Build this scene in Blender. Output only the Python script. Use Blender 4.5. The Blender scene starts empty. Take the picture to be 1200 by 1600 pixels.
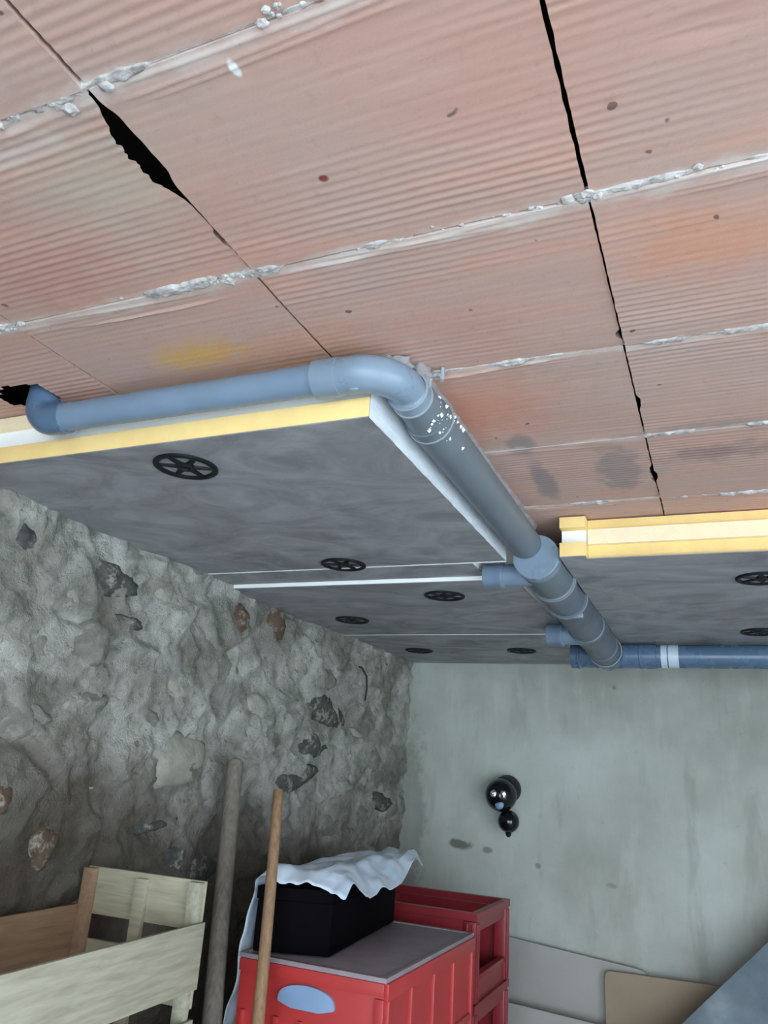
import bpy, bmesh, math, random
import numpy as np
from mathutils import Vector, Matrix, noise as mn

random.seed(7)
S = bpy.context.scene
COL = S.collection
ZC = 1.335                     # eye height; the geometry below is written relative to it

# ------------------------------------------------------------------ camera
cam = bpy.data.cameras.new('camera')
cam.sensor_fit = 'VERTICAL'; cam.sensor_height = 36.0
cam.lens = 36.0 * 1194.3 / 1600.0
cam.clip_start = 0.02
camo = bpy.data.objects.new('camera', cam); COL.objects.link(camo)
AX = Vector((0.9177418, -0.06719181, -0.39145274))
AY = Vector((0.39134196, 0.32130475, 0.86233098))
AZ = AX.cross(AY)
m = Matrix(((AX[0], -AX[1], -AX[2], 0), (AY[0], -AY[1], -AY[2], 0), (AZ[0], -AZ[1], -AZ[2], 0), (0, 0, 0, 1)))
m.translation = (0, 0, ZC)
camo.matrix_world = m
S.camera = camo

# ------------------------------------------------------------------ light
world = bpy.data.worlds.new('overcast_sky'); S.world = world
world.use_nodes = True
bg = world.node_tree.nodes['Background']
bg.inputs[0].default_value = (0.74, 0.90, 1.0, 1)
bg.inputs[1].default_value = 3.0
S.view_settings.view_transform = 'Standard'
S.view_settings.look = 'None'
S.view_settings.gamma = 1.0
S.view_settings.use_curve_mapping = False
S.view_settings.exposure = 1.42
YB, XR = -1.7, 2.1
BACK_OPEN = (-0.7, 1.9)                       # doorway behind the viewer (x range)
SIDE_OPEN = (-1.45, 0.75)                    # wide doorway in the right-hand wall (y range)
sun = bpy.data.lights.new('sun', 'SUN'); sun.energy = 2.8; sun.angle = math.radians(2); sun.color = (0.84, 0.94, 1.0)
suno = bpy.data.objects.new('sun', sun); COL.objects.link(suno)
suno.rotation_euler = Vector((-0.75, 0.35, -0.95)).to_track_quat('-Z', 'Y').to_euler()
for sx, sy, loc, rz in ((BACK_OPEN[1] - BACK_OPEN[0], 1.85, ((BACK_OPEN[0] + BACK_OPEN[1]) / 2, YB - .15, .925), 0),
                        (SIDE_OPEN[1] - SIDE_OPEN[0], 1.85, (XR + .1, (SIDE_OPEN[0] + SIDE_OPEN[1]) / 2, .925), 90)):
    l = bpy.data.lights.new('door_portal', 'AREA'); l.shape = 'RECTANGLE'   # sampling portal in a doorway
    l.size = sx; l.size_y = sy; l.cycles.is_portal = True
    o = bpy.data.objects.new('door_portal', l); COL.objects.link(o)
    o.location = loc; o.rotation_euler = (math.radians(90), 0, math.radians(rz))

# ------------------------------------------------------------------ helpers
ORG = {}
def V(x, y, z): return Vector((x, y, z + ZC))

def link(o, parent=None, label=None, cat=None, group=None, kind=None):
    COL.objects.link(o)
    if parent: o.parent = parent
    if label: o['label'] = label
    if cat: o['category'] = cat
    if group: o['group'] = group
    if kind: o['kind'] = kind
    return o

def thing(name, label, cat, loc, group=None, kind=None, parent=None):
    o = bpy.data.objects.new(name, None); o.empty_display_size = 0.05
    w = V(*loc)
    link(o, parent, label, cat, group, kind)
    o.location = w - (ORG[parent.name] if parent else Vector())
    ORG[o.name] = w
    return o

def mesh(name, verts, faces, mat, parent=None, smooth=True, origin=None, bevel=0, rel=True, **kw):
    """verts are eye-relative coordinates; the object sits at origin (or its parent's)"""
    vs = [V(*v) for v in verts] if rel else [Vector(v) for v in verts]
    if parent is not None: org = ORG[parent.name]
    elif origin is not None: org = V(*origin)
    else:
        org = Vector((sum(v.x for v in vs) / len(vs), sum(v.y for v in vs) / len(vs), min(v.z for v in vs)))
    me = bpy.data.meshes.new(name)
    me.from_pydata([v - org for v in vs], [], faces)
    bm = bmesh.new(); bm.from_mesh(me)
    bmesh.ops.recalc_face_normals(bm, faces=bm.faces)
    if bevel:
        bmesh.ops.bevel(bm, geom=[e for e in bm.edges if e.is_manifold and e.calc_face_angle() > 0.6], offset=bevel, segments=2, affect='EDGES', profile=0.6)
    bm.to_mesh(me); bm.free()
    if smooth:
        for p in me.polygons: p.use_smooth = True
        if smooth != 'full': me.set_sharp_from_angle(angle=math.radians(42))
    me.materials.append(mat)
    o = bpy.data.objects.new(name, me)
    link(o, parent, **kw)
    if parent is None: o.location = org
    ORG[o.name] = org
    return o

BOXF = [(0, 1, 2, 3), (7, 6, 5, 4), (0, 4, 5, 1), (1, 5, 6, 2), (2, 6, 7, 3), (3, 7, 4, 0)]
def boxv(lo, hi):
    (a, b, c), (d, e, f) = lo, hi
    return [(a, b, c), (d, b, c), (d, e, c), (a, e, c), (a, b, f), (d, b, f), (d, e, f), (a, e, f)]
def box(name, lo, hi, mat, parent=None, bevel=0.0, **kw):
    return mesh(name, boxv(lo, hi), BOXF, mat, parent, smooth=bool(bevel), bevel=bevel, **kw)
def boxes(name, lst, mat, parent=None, bevel=0.0, **kw):
    v, f = [], []
    for lo, hi in lst:
        n = len(v); v += boxv(lo, hi); f += [tuple(i + n for i in q) for q in BOXF]
    return mesh(name, v, f, mat, parent, smooth=bool(bevel), bevel=bevel, **kw)

def sweep(path, radii, seg=32, cap=True):
    """tube along 3D points with a radius at each"""
    P = [Vector(p) for p in path]; v = []; f = []
    T = []
    for i in range(len(P)):
        a = P[max(0, i - 1)]; b = P[min(len(P) - 1, i + 1)]
        if (b - a).length < 1e-7: b = P[min(len(P) - 1, i + 2)]; a = P[max(0, i - 2)]
        T.append((b - a).normalized())
    up = Vector((0, 0, 1)) if abs(T[0].z) < 0.9 else Vector((1, 0, 0))
    for i, p in enumerate(P):
        if i: up = (up - T[i] * up.dot(T[i]))
        s = T[i].cross(up).normalized(); up = s.cross(T[i]).normalized()
        for k in range(seg):
            a = 2 * math.pi * k / seg
            v.append(tuple(p + (s * math.cos(a) + up * math.sin(a)) * radii[i]))
    for i in range(len(P) - 1):
        for k in range(seg):
            k2 = (k + 1) % seg
            f.append((i * seg + k, i * seg + k2, (i + 1) * seg + k2, (i + 1) * seg + k))
    if cap:
        f.append(tuple(range(seg))[::-1]); n = (len(P) - 1) * seg; f.append(tuple(range(n, n + seg)))
    return v, f

def lathe(p0, p1, prof, seg=36, cap=True):
    """profile of (t, r): t metres along p0->p1"""
    p0 = Vector(p0); d = (Vector(p1) - p0).normalized()
    up = Vector((0, 0, 1)) if abs(d.z) < 0.9 else Vector((1, 0, 0))
    s = d.cross(up).normalized(); up = s.cross(d)
    v, f = [], []
    for t, r in prof:
        for k in range(seg):
            a = 2 * math.pi * k / seg
            v.append(tuple(p0 + d * t + (s * math.cos(a) + up * math.sin(a)) * r))
    for i in range(len(prof) - 1):
        for k in range(seg):
            k2 = (k + 1) % seg
            f.append((i * seg + k, i * seg + k2, (i + 1) * seg + k2, (i + 1) * seg + k))
    if cap:
        f.append(tuple(range(seg))[::-1]); n = (len(prof) - 1) * seg; f.append(tuple(range(n, n + seg)))
    return v, f

def nz(x, y, z=0.0): return mn.noise(Vector((x, y, z)))
def fr(x, y, z, o=4): return mn.fractal(Vector((x, y, z)), 1.0, 2.0, o)

# ------------------------------------------------------------------ materials
def srgb(r, g, b):
    def c(u):
        u /= 255.0
        return u / 12.92 if u <= 0.04045 else ((u + 0.055) / 1.055) ** 2.4
    return (c(r), c(g), c(b), 1)

class Mat:
    def __init__(s, name, rough=0.6, spec=0.5, metal=0.0):
        s.m = bpy.data.materials.new(name); s.m.use_nodes = True
        s.t = s.m.node_tree; s.n = s.t.nodes
        s.b = s.n['Principled BSDF']
        s.b.inputs['Roughness'].default_value = rough
        s.b.inputs['Metallic'].default_value = metal
        s.b.inputs['Specular IOR Level'].default_value = spec
        g = s.n.new('ShaderNodeNewGeometry'); s.pos = g.outputs['Position']
    def l(s, a, b): s.t.links.new(a, b)
    def vec(s, scale=(1, 1, 1), src=None):
        q = s.n.new('ShaderNodeMapping'); q.inputs['Scale'].default_value = scale
        s.l(src or s.pos, q.inputs['Vector']); return q.outputs[0]
    def noise(s, scale, detail=4, rough=0.55, vec=None, dist=0.0):
        q = s.n.new('ShaderNodeTexNoise'); q.inputs['Scale'].default_value = scale
        q.inputs['Detail'].default_value = detail; q.inputs['Roughness'].default_value = rough
        q.inputs['Distortion'].default_value = dist
        s.l(vec or s.pos, q.inputs['Vector']); return q.outputs['Fac']
    def ramp(s, fac, stops):
        q = s.n.new('ShaderNodeValToRGB'); e = q.color_ramp.elements
        while len(e) < len(stops): e.new(0.5)
        for i, (p, c) in enumerate(stops): e[i].position = p; e[i].color = c if len(c) == 4 else (*c, 1)
        s.l(fac, q.inputs[0]); return q.outputs[0]
    def rng(s, v, a, b, c=0.0, d=1.0):
        q = s.n.new('ShaderNodeMapRange'); q.interpolation_type = 'SMOOTHSTEP'
        for i, k in enumerate((a, b, c, d)): q.inputs[i + 1].default_value = k
        s.l(v, q.inputs[0]); return q.outputs[0]
    def math(s, op, a, b=None):
        q = s.n.new('ShaderNodeMath'); q.operation = op
        for i, k in enumerate((a, b)):
            if k is None: continue
            if isinstance(k, (int, float)): q.inputs[i].default_value = k
            else: s.l(k, q.inputs[i])
        return q.outputs[0]
    def mix(s, fac, a, b, mode='MIX'):
        q = s.n.new('ShaderNodeMix'); q.data_type = 'RGBA'; q.blend_type = mode
        for i, k in ((0, fac), (6, a), (7, b)):
            if isinstance(k, (int, float)): q.inputs[i].default_value = k
            elif isinstance(k, tuple): q.inputs[i].default_value = k
            else: s.l(k, q.inputs[i])
        return q.outputs[2]
    def spot(s, c, r, dist=0.5, nscale=30.0, soft=0.5):
        """mask of a patch with a ragged edge round world point c (eye-relative)"""
        q = s.n.new('ShaderNodeVectorMath'); q.operation = 'SUBTRACT'
        s.l(s.pos, q.inputs[0]); q.inputs[1].default_value = (c[0], c[1], c[2] + ZC)
        w = s.n.new('ShaderNodeVectorMath'); w.operation = 'DIVIDE'
        s.l(q.outputs[0], w.inputs[0]); w.inputs[1].default_value = r
        n = s.n.new('ShaderNodeVectorMath'); n.operation = 'LENGTH'; s.l(w.outputs[0], n.inputs[0])
        d = s.math('ADD', n.outputs['Value'], s.math('MULTIPLY', s.math('SUBTRACT', s.noise(nscale, 4, 0.65), 0.5), dist * 2))
        return s.rng(d, 1.0, 1.0 - soft)
    def sep(s):
        q = s.n.new('ShaderNodeSeparateXYZ'); s.l(s.pos, q.inputs[0]); return q.outputs
    def rand(s):
        q = s.n.new('ShaderNodeObjectInfo'); return q.outputs['Random']
    def color(s, c):
        if isinstance(c, tuple): s.b.inputs['Base Color'].default_value = c
        else: s.l(c, s.b.inputs['Base Color'])
        return s
    def rough(s, r): s.l(r, s.b.inputs['Roughness']); return s
    def bump(s, h, strength=0.3, dist=0.01):
        q = s.n.new('ShaderNodeBump'); q.inputs['Strength'].default_value = strength; q.inputs['Distance'].default_value = dist
        s.l(h, q.inputs['Height']); s.l(q.outputs[0], s.b.inputs['Normal']); return s

def simple(name, col, rough=0.6, var=0.12, scale=12, bump=0.0, spec=0.5, vec=None):
    M = Mat(name, rough, spec)
    v = M.vec(vec) if vec else None
    n = M.noise(scale, 5, 0.6, v)
    k = tuple(max(0, c * (1 - var)) for c in col[:3]) + (1,); h = tuple(min(1, c * (1 + var)) for c in col[:3]) + (1,)
    M.color(M.ramp(n, [(0.3, k), (0.7, h)]))
    if bump: M.bump(M.noise(scale * 8, 5, 0.65, v), bump, 0.004)
    return M.m

# clay ceiling tiles
M = Mat('clay_tile', 0.75, 0.35)
n1 = M.noise(3.2, 4, 0.55); n2 = M.noise(11, 6, 0.6, M.vec((0.35, 1.6, 1))); n3 = M.noise(60, 5, 0.65)
c = M.ramp(n1, [(0.30, srgb(197, 155, 141)), (0.5, srgb(192, 161, 150)), (0.72, srgb(184, 164, 156))])
c = M.mix(M.rng(n2, 0.50, 0.72), c, srgb(204, 160, 144))
c = M.mix(M.math('MULTIPLY', M.rng(M.rand(), 0.0, 1.0), 0.3), c, srgb(198, 154, 140))
n4 = M.noise(90, 2, 0.5, M.vec((0.04, 1, 1)))
c = M.mix(M.math('MULTIPLY', M.rng(n4, 0.45, 0.7), 0.22), c, srgb(214, 182, 166))
c = M.mix(M.math('MULTIPLY', M.rng(n3, 0.55, 0.75), 0.25), c, srgb(150, 116, 104))
for ctr, r, colr, st, ds in [
        ((-0.72, 0.845, 0.6), (0.13, 0.06, 0.1), srgb(214, 168, 84), 0.8, 0.45),
        ((-0.57, 0.88, 0.6), (0.22, 0.10, 0.2), srgb(206, 144, 108), 0.5, 0.7),
        ((-0.38, 1.15, 0.6), (0.20, 0.17, 0.2), srgb(204, 138, 112), 0.75, 0.6),
        ((0.02, 0.80, 0.6), (0.17, 0.09, 0.2), srgb(210, 146, 114), 0.6, 0.7),
        ((-0.60, 0.50, 0.6), (0.14, 0.12, 0.2), srgb(186, 176, 158), 0.6, 0.6),
        ((-0.80, 0.62, 0.6), (0.20, 0.10, 0.2), srgb(186, 132, 118), 0.5, 0.6),
        ((-0.358, 0.569, 0.6), (0.007, 0.006, 0.02), srgb(120, 40, 36), 0.9, 0.4),
        ((-0.318, 1.30, 0.6), (0.035, 0.06, 0.05), srgb(150, 136, 134), 0.9, 0.5),
        ((-0.315, 1.50, 0.6), (0.030, 0.14, 0.05), srgb(146, 134, 132), 0.9, 0.5),
        ((-0.16, 1.46, 0.6), (0.055, 0.16, 0.05), srgb(156, 140, 136), 0.85, 0.7),
        ((0.03, 1.42, 0.6), (0.17, 0.06, 0.05), srgb(148, 128, 124), 0.8, 0.8),
        ((0.02, 1.30, 0.6), (0.16, 0.03, 0.05), srgb(156, 142, 138), 0.7, 0.9),
        ((-0.70, 0.34, 0.6), (0.16, 0.05, 0.05), srgb(204, 196, 192), 0.8, 0.8),
        ((-0.66, 0.43, 0.6), (0.13, 0.02, 0.05), srgb(206, 192, 186), 0.6, 0.9),
        ((-0.373, 0.42, 0.6), (0.006, 0.012, 0.02), srgb(240, 240, 240), 1.0, 0.3)]:
    c = M.mix(M.math('MULTIPLY', M.spot(ctr, r, ds, 28, 0.5 if r[0] < .06 else 0.95), st), c, colr)
# lime smears beside the row joints
yy = M.sep()[1]
sm = None
for yj, w in ((0.39, 0.035), (0.687, 0.04), (1.0, 0.018), (1.31, 0.03), (1.645, 0.02)):
    d = M.math('ABSOLUTE', M.math('SUBTRACT', yy, yj + 0.006))
    k = M.rng(M.math('ADD', M.math('DIVIDE', d, w), M.math('MULTIPLY', M.noise(14, 5, 0.7, M.vec((1, 1.6, 1))), 1.5)), 1.25, 0.65)
    sm = k if sm is None else M.math('MAXIMUM', sm, k)
c = M.mix(M.math('MULTIPLY', sm, 0.75), c, srgb(214, 204, 198))
c = M.mix(M.math('MULTIPLY', M.rng(M.noise(44, 1, 0.4), 0.765, 0.80), 0.8), c, srgb(96, 74, 68))
M.color(c).bump(M.noise(220, 4, 0.7), 0.12, 0.003)
TILE = M.m

M = Mat('lime_mortar', 0.9, 0.2)
n = M.noise(45, 5, 0.65)
c = M.ramp(n, [(0.3, srgb(140, 134, 132)), (0.5, srgb(196, 191, 188)), (0.75, srgb(222, 219, 217))])
M.color(c).bump(M.noise(160, 5, 0.7), 0.5, 0.004); MORTAR = M.m
GMORTAR = simple('grey_mortar', srgb(152, 146, 148), 0.9, 0.2, 30, 0.5)
VOID = simple('void_dark', (0.012, 0.009, 0.008, 1), 0.95, 0.1)  # darkness of the cavity above the tiles, painted near-black so gaps look deep

# rubble wall
M = Mat('rubble_mortar', 0.92, 0.2)
n1 = M.noise(2.6, 5, 0.6, dist=0.4); n2 = M.noise(9, 6, 0.65); n3 = M.noise(42, 6, 0.7)
c = M.ramp(n2, [(0.28, srgb(130, 125, 114)), (0.45, srgb(180, 177, 167)), (0.62, srgb(210, 208, 199)), (0.8, srgb(222, 220, 211))])
c = M.mix(M.math('MULTIPLY', M.rng(n1, 0.5, 0.66), 0.6), c, srgb(124, 116, 102))
c = M.mix(M.math('MULTIPLY', M.rng(n3, 0.54, 0.70), 0.6), c, srgb(92, 86, 76))
c = M.mix(M.math('MULTIPLY', M.rng(n3, 0.42, 0.28), 0.4), c, srgb(206, 203, 192))
# earthy lower part of the wall, its dim shade painted in as darker brown
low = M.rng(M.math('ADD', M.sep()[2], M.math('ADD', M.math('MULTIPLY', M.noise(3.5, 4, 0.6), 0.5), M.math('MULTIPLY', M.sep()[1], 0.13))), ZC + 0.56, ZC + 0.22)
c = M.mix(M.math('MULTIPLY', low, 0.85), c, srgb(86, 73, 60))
at = M.n.new('ShaderNodeAttribute'); at.attribute_name = 'stone_tint'
c = M.mix(at.outputs['Fac'], c, srgb(122, 118, 108))
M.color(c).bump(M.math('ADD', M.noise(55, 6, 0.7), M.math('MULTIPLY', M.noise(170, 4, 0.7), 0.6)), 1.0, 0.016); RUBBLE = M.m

def stone_mat(name, a, b):
    M = Mat(name, 0.85, 0.3)
    c = M.ramp(M.noise(22, 6, 0.65), [(0.3, srgb(*a)), (0.7, srgb(*b))])
    c = M.mix(M.math('MULTIPLY', M.rng(M.noise(26, 6, 0.75), 0.50, 0.62), 0.75), c, srgb(164, 160, 148))
    M.color(c).bump(M.noise(80, 6, 0.7), 0.7, 0.008); return M.m
STONE_D = stone_mat('stone_dark', (62, 62, 60), (96, 96, 92))
STONE_B = stone_mat('stone_brown', (82, 64, 52), (110, 92, 78))
STONE_G = stone_mat('stone_grey', (112, 110, 102), (146, 143, 134))
STONE_L = stone_mat('stone_limed', (146, 142, 130), (178, 174, 162))

# rendered concrete far wall
M = Mat('concrete_render', 0.88, 0.25)
n1 = M.noise(2.2, 5, 0.6); n2 = M.noise(7, 5, 0.6, M.vec((1.5, 1, 0.35))); n3 = M.noise(36, 5, 0.65)
c = M.ramp(n1, [(0.3, srgb(160, 163, 152)), (0.5, srgb(180, 183, 174)), (0.72, srgb(194, 199, 194))])
c = M.mix(M.math('MULTIPLY', M.rng(n2, 0.52, 0.72), 0.4), c, srgb(204, 206, 196))
c = M.mix(M.math('MULTIPLY', M.rng(n2, 0.45, 0.28), 0.35), c, srgb(136, 136, 122))
c = M.mix(M.math('MULTIPLY', M.rng(n3, 0.58, 0.75), 0.3), c, srgb(132, 132, 120))
for ctr, r, st in [((-1.075, 3.39, -0.27), (0.07, 0.1, 0.026), 0.75), ((-0.95, 3.39, -0.28), (0.03, 0.1, 0.018), 0.6),
                   ((-1.32, 3.39, -0.2), (0.10, 0.1, 0.5), 0.4), ((-0.74, 3.39, -0.32), (0.014, 0.1, 0.012), 0.5),  # first patch: tall and darker, along the left corner
                   ((-0.42, 3.39, 0.40), (0.012, 0.1, 0.012), 0.4), ((-0.45, 3.39, -0.36), (0.03, 0.1, 0.012), 0.35)]:
    c = M.mix(M.math('MULTIPLY', M.spot(ctr, r, 0.6, 22), st), c, srgb(84, 82, 72))
M.color(c).bump(M.math('ADD', M.noise(30, 5, 0.65), M.math('MULTIPLY', M.noise(120, 4, 0.7), 0.5)), 0.3, 0.006); CONCRETE = M.m
FLOORM = simple('floor_concrete', srgb(190, 190, 190), 0.9, 0.15, 5, 0.3)
YARD = simple('yard_paving', srgb(206, 208, 210), 0.9, 0.1, 4, 0.2)
PLASTER = simple('plaster', srgb(206, 208, 210), 0.9, 0.06, 6, 0.2)

# insulation boards
M = Mat('board_facing', 0.55, 0.45)
n1 = M.noise(5, 7, 0.62, M.vec((0.85, 1.25, 1)), 1.6); n2 = M.noise(17, 6, 0.7, M.vec((0.75, 1.25, 1)), 1.8); n3 = M.noise(240, 2)
c = M.ramp(n1, [(0.3, srgb(124, 124, 127)), (0.5, srgb(148, 148, 151)), (0.7, srgb(170, 170, 174))])
c = M.mix(M.math('MULTIPLY', M.rng(n2, 0.55, 0.75), 0.45), c, srgb(178, 178, 182))
c = M.mix(M.math('MULTIPLY', M.rng(n2, 0.42, 0.25), 0.4), c, srgb(108, 106, 108))
c = M.mix(M.math('MULTIPLY', M.rng(n3, 0.70, 0.76), 0.3), c, srgb(170, 170, 172))
M.color(c).rough(M.rng(n1, 0.3, 0.7, 0.62, 0.45)).bump(n2, 0.08, 0.003); FACING = M.m
FOAM_Y = simple('foam_yellow', srgb(255, 217, 146), 0.85, 0.05, 20, 0.25)
FOAM_C = simple('foam_cream', srgb(254, 234, 196), 0.85, 0.04, 20, 0.25)
FOAM_W = simple('foam_white', srgb(250, 251, 250), 0.85, 0.03, 20, 0.2)
M = Mat('board_cut_edge', 0.5, 0.5)
c = M.ramp(M.noise(60, 5, 0.7, M.vec((1, 0.25, 1.5))), [(0.35, srgb(216, 222, 228)), (0.6, srgb(234, 239, 244)), (0.75, srgb(248, 250, 252))])
M.color(c).bump(M.noise(120, 4, 0.7), 0.3, 0.003); EDGE = M.m

def pvc(name, col, rough=0.34):
    M = Mat(name, rough, 0.5)
    n = M.noise(14, 5, 0.6); d = M.noise(60, 5, 0.7)
    k = tuple(x * 0.9 for x in col[:3]) + (1,)
    c = M.mix(M.rng(n, 0.35, 0.7), k, col)
    c = M.mix(M.math('MULTIPLY', M.rng(d, 0.60, 0.80), 0.07), c, srgb(170, 176, 182))
    M.color(c).rough(M.rng(n, 0.3, 0.7, rough - 0.03, rough + 0.08)); return M.m
PVC = pvc('pvc_grey', srgb(122, 142, 164)); PVC_L = pvc('pvc_fitting', srgb(130, 148, 166), 0.28)
PVC_D = pvc('pvc_dark', srgb(100, 110, 122), 0.4); PVC_B = pvc('pvc_blue', srgb(88, 112, 140), 0.24)
PVC_S = pvc('pvc_dusty', srgb(108, 118, 126), 0.45)
SEAL = simple('seal_ring', srgb(150, 158, 164), 0.4, 0.05)
STICKER = simple('sticker', srgb(200, 214, 226), 0.3, 0.04)
BLACKP = simple('black_plastic', srgb(20, 21, 25), 0.55, 0.15, 30, spec=.3)
M = Mat('black_gloss', 0.06, 0.6); M.color((0.006, 0.007, 0.009, 1)); GLOSS = M.m
M = Mat('chrome_lens', 0.12, 0.8, 1.0); M.color((0.9, 0.93, 0.96, 1)).bump(M.noise(120, 2), 0.6, 0.01); CHROME = M.m
LENS = simple('sensor_lens', srgb(128, 152, 184), 0.3, 0.05)

def wood(name, a, b, vec, rough=0.75):
    M = Mat(name, rough, 0.3)
    g = M.noise(16, 5, 0.6, M.vec(vec), 0.35); k = M.noise(5, 3)
    c = M.ramp(g, [(0.3, srgb(*a)), (0.65, srgb(*b))])
    c = M.mix(M.math('MULTIPLY', M.rng(k, 0.55, 0.7), 0.3), c, srgb(*a))
    M.color(c).bump(g, 0.15, 0.003); return M.m
WOOD_P = wood('wood_pale', (146, 142, 124), (172, 168, 150), (6, 0.6, 6))
WOOD_X = wood('wood_pale_end', (158, 152, 130), (184, 178, 154), (0.6, 6, 6))
WOOD_B = wood('wood_brownish', (140, 112, 88), (160, 132, 106), (6, 0.6, 6))
WOOD_G = wood('wood_grey', (104, 96, 88), (132, 124, 114), (8, 8, 0.8))
WOOD_H = wood('wood_handle', (122, 94, 70), (150, 120, 92), (9, 9, 0.8), 0.6)
RED = simple('red_plastic', srgb(174, 52, 52), 0.38, 0.07, 9)
RED_D = simple('red_plastic_dark', srgb(134, 38, 45), 0.36, 0.08, 9)
LIDM = simple('lid_mauve_grey', srgb(142, 130, 136), 0.55, 0.12, 18)
BOXB = simple('black_box_card', srgb(7, 5, 9), 0.8, 0.2, 9, spec=.05)
M = Mat('bag_plastic', 0.32, 0.5)
c = M.ramp(M.noise(9, 5, 0.6), [(0.3, srgb(168, 184, 204)), (0.6, srgb(206, 216, 228)), (0.8, srgb(222, 228, 234))])
M.color(c); M.b.inputs['Transmission Weight'].default_value = 0.0; BAG = M.m
BOARD_W = simple('board_pale_grey', srgb(168, 164, 158), 0.7, 0.06, 6, 0.1)
BOARD_T = simple('board_tan', srgb(160, 142, 120), 0.7, 0.08, 6, 0.1)
M = Mat('blue_grey_sheet', 0.45, 0.5)
c = M.ramp(M.noise(4.5, 5, 0.6), [(0.32, srgb(78, 92, 104)), (0.55, srgb(110, 124, 134)), (0.75, srgb(150, 160, 166))])
M.color(c); SHEET = M.m
SHEET_E = simple('sheet_edge', srgb(160, 156, 150), 0.6, 0.06)
IRON = simple('iron_dark', srgb(44, 40, 38), 0.7, 0.2)

# ------------------------------------------------------------------ the room
ZF, ZT, ZP = -ZC, 0.60, 0.50        # floor, tile underside, underside of the insulation
YF, XL = 3.39, -1.36                # far wall, stone wall

floor = box('floor', (XL - .3, YB - .3, ZF - .1), (XR + .2, YF + .2, ZF), FLOORM, kind='structure')
yard = boxes('yard_ground', [((-14, YB - 16, ZF - .12), (18, YB - .3, ZF - .02)), ((XR + .2, YB - .2999, ZF - .12), (18, 14, ZF - .02))], YARD, kind='structure')
# back wall with two open doorways behind the viewer
zt = 1.85 - ZC
wb = thing('wall_front', 'pale plastered wall with an open doorway behind the viewer', None, (0, YB, ZF), kind='structure')
for a, b in ((XL - .3, BACK_OPEN[0]), (BACK_OPEN[1], XR + .2)):
    box('pier', (a, YB - .3, ZF), (b, YB, zt), PLASTER, wb)
box('lintel', (XL - .3, YB - .3, zt), (XR + .2, YB, ZT + .2), PLASTER, wb)
wr = thing('wall_right', 'pale plastered wall with a wide open doorway', None, (XR, 0, ZF), kind='structure')
for a, b in ((YB, SIDE_OPEN[0]), (SIDE_OPEN[1], YF)):
    box('pier', (XR, a, ZF), (XR + .2, b, zt), PLASTER, wr)
box('lintel', (XR, YB, zt), (XR + .2, YF, ZT + .2), PLASTER, wr)

# far wall: slightly uneven render
nx, nzv = 90, 60
vv = []; ff = []
for j in range(nzv + 1):
    for i in range(nx + 1):
        x = XL - .1 + (XR - XL + .1) * i / nx; z = ZF + (ZT + .2 - ZF) * j / nzv
        vv.append((x, YF + 0.006 * fr(x * 2.2, z * 2.2, 3.1, 3) - 0.0, z))
for j in range(nzv):
    for i in range(nx):
        k = j * (nx + 1) + i; ff.append((k, k + 1, k + nx + 2, k + nx + 1))
n = len(vv)
vv += [(XL - .1, YF + .2, ZF), (XR, YF + .2, ZF), (XR, YF + .2, ZT + .2), (XL - .1, YF + .2, ZT + .2)]
ff.append((n, n + 3, n + 2, n + 1))
mesh('wall_back', vv, ff, CONCRETE, smooth='full', kind='structure', label='grey-green rendered concrete far wall')

# stone wall
def wall_h(y, z):
    wy = y + 0.05 * nz(y * 3, z * 3, 5.0); wz = z + 0.05 * nz(y * 3, z * 3, 9.0)
    d, pts = mn.voronoi(Vector((wy * 5.2, wz * 7.0, 0.3)))
    e = min(1.0, (d[1] - d[0]) / 0.22)
    dome = e * e * (3 - 2 * e)
    k = 0.5 + 0.5 * math.sin(pts[0][0] * 12.9 + pts[0][1] * 78.2)
    tl = (wy * 5.2 - pts[0][0]) * math.sin(k * 40) + (wz * 7 - pts[0][1]) * math.cos(k * 70)   # each stone face tilts its own way
    h = dome * (0.012 * k + 0.024 * tl) + 0.020 * fr(y * 2.6, z * 2.6, 1.7, 3)
    r1 = 1 - abs(nz(y * 7 + 3, z * 8, 2.2)); r2 = 1 - abs(nz(y * 17, z * 19, 6.2))
    h += 0.022 * r1 * r1 - 0.012 + 0.011 * r2 * r2 + 0.009 * fr(y * 24, z * 24, 4.4, 4)
    return XL + 0.010 + h, pts, dome

y0, y1, z0, z1 = -0.35, YF + .05, -0.62, ZT
ny_, nz_ = 560, 190
vv = []; tint = []; ff = []
for j in range(nz_ + 1):
    z = z0 + (z1 - z0) * j / nz_
    for i in range(ny_ + 1):
        y = y0 + (y1 - y0) * i / ny_
        x, pts, dome = wall_h(y, z)
        vv.append((x, y, z))
        r = math.sin(pts[0][0] * 37.7 + pts[0][1] * 91.3) * 0.5 + 0.5
        tint.append(0.55 * dome * max(0, r - 0.55) / 0.45)
for j in range(nz_):
    for i in range(ny_):
        k = j * (ny_ + 1) + i; ff.append((k, k + 1, k + ny_ + 2, k + ny_ + 1))
wl = thing('wall_left', 'rough rubble stone wall smeared with lime mortar', None, (XL, 1.5, ZF), kind='structure')
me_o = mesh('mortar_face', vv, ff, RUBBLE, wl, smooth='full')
a = me_o.data.attributes.new('stone_tint', 'FLOAT', 'POINT')
if len(a.data) == len(tint): a.data.foreach_set('value', tint)
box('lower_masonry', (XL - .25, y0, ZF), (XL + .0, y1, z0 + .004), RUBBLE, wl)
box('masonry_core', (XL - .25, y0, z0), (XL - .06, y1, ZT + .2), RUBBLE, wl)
box('rear_masonry', (XL - .25, YB, ZF), (XL + .0, y0 + .004, ZT + .2), RUBBLE, wl)

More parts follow.
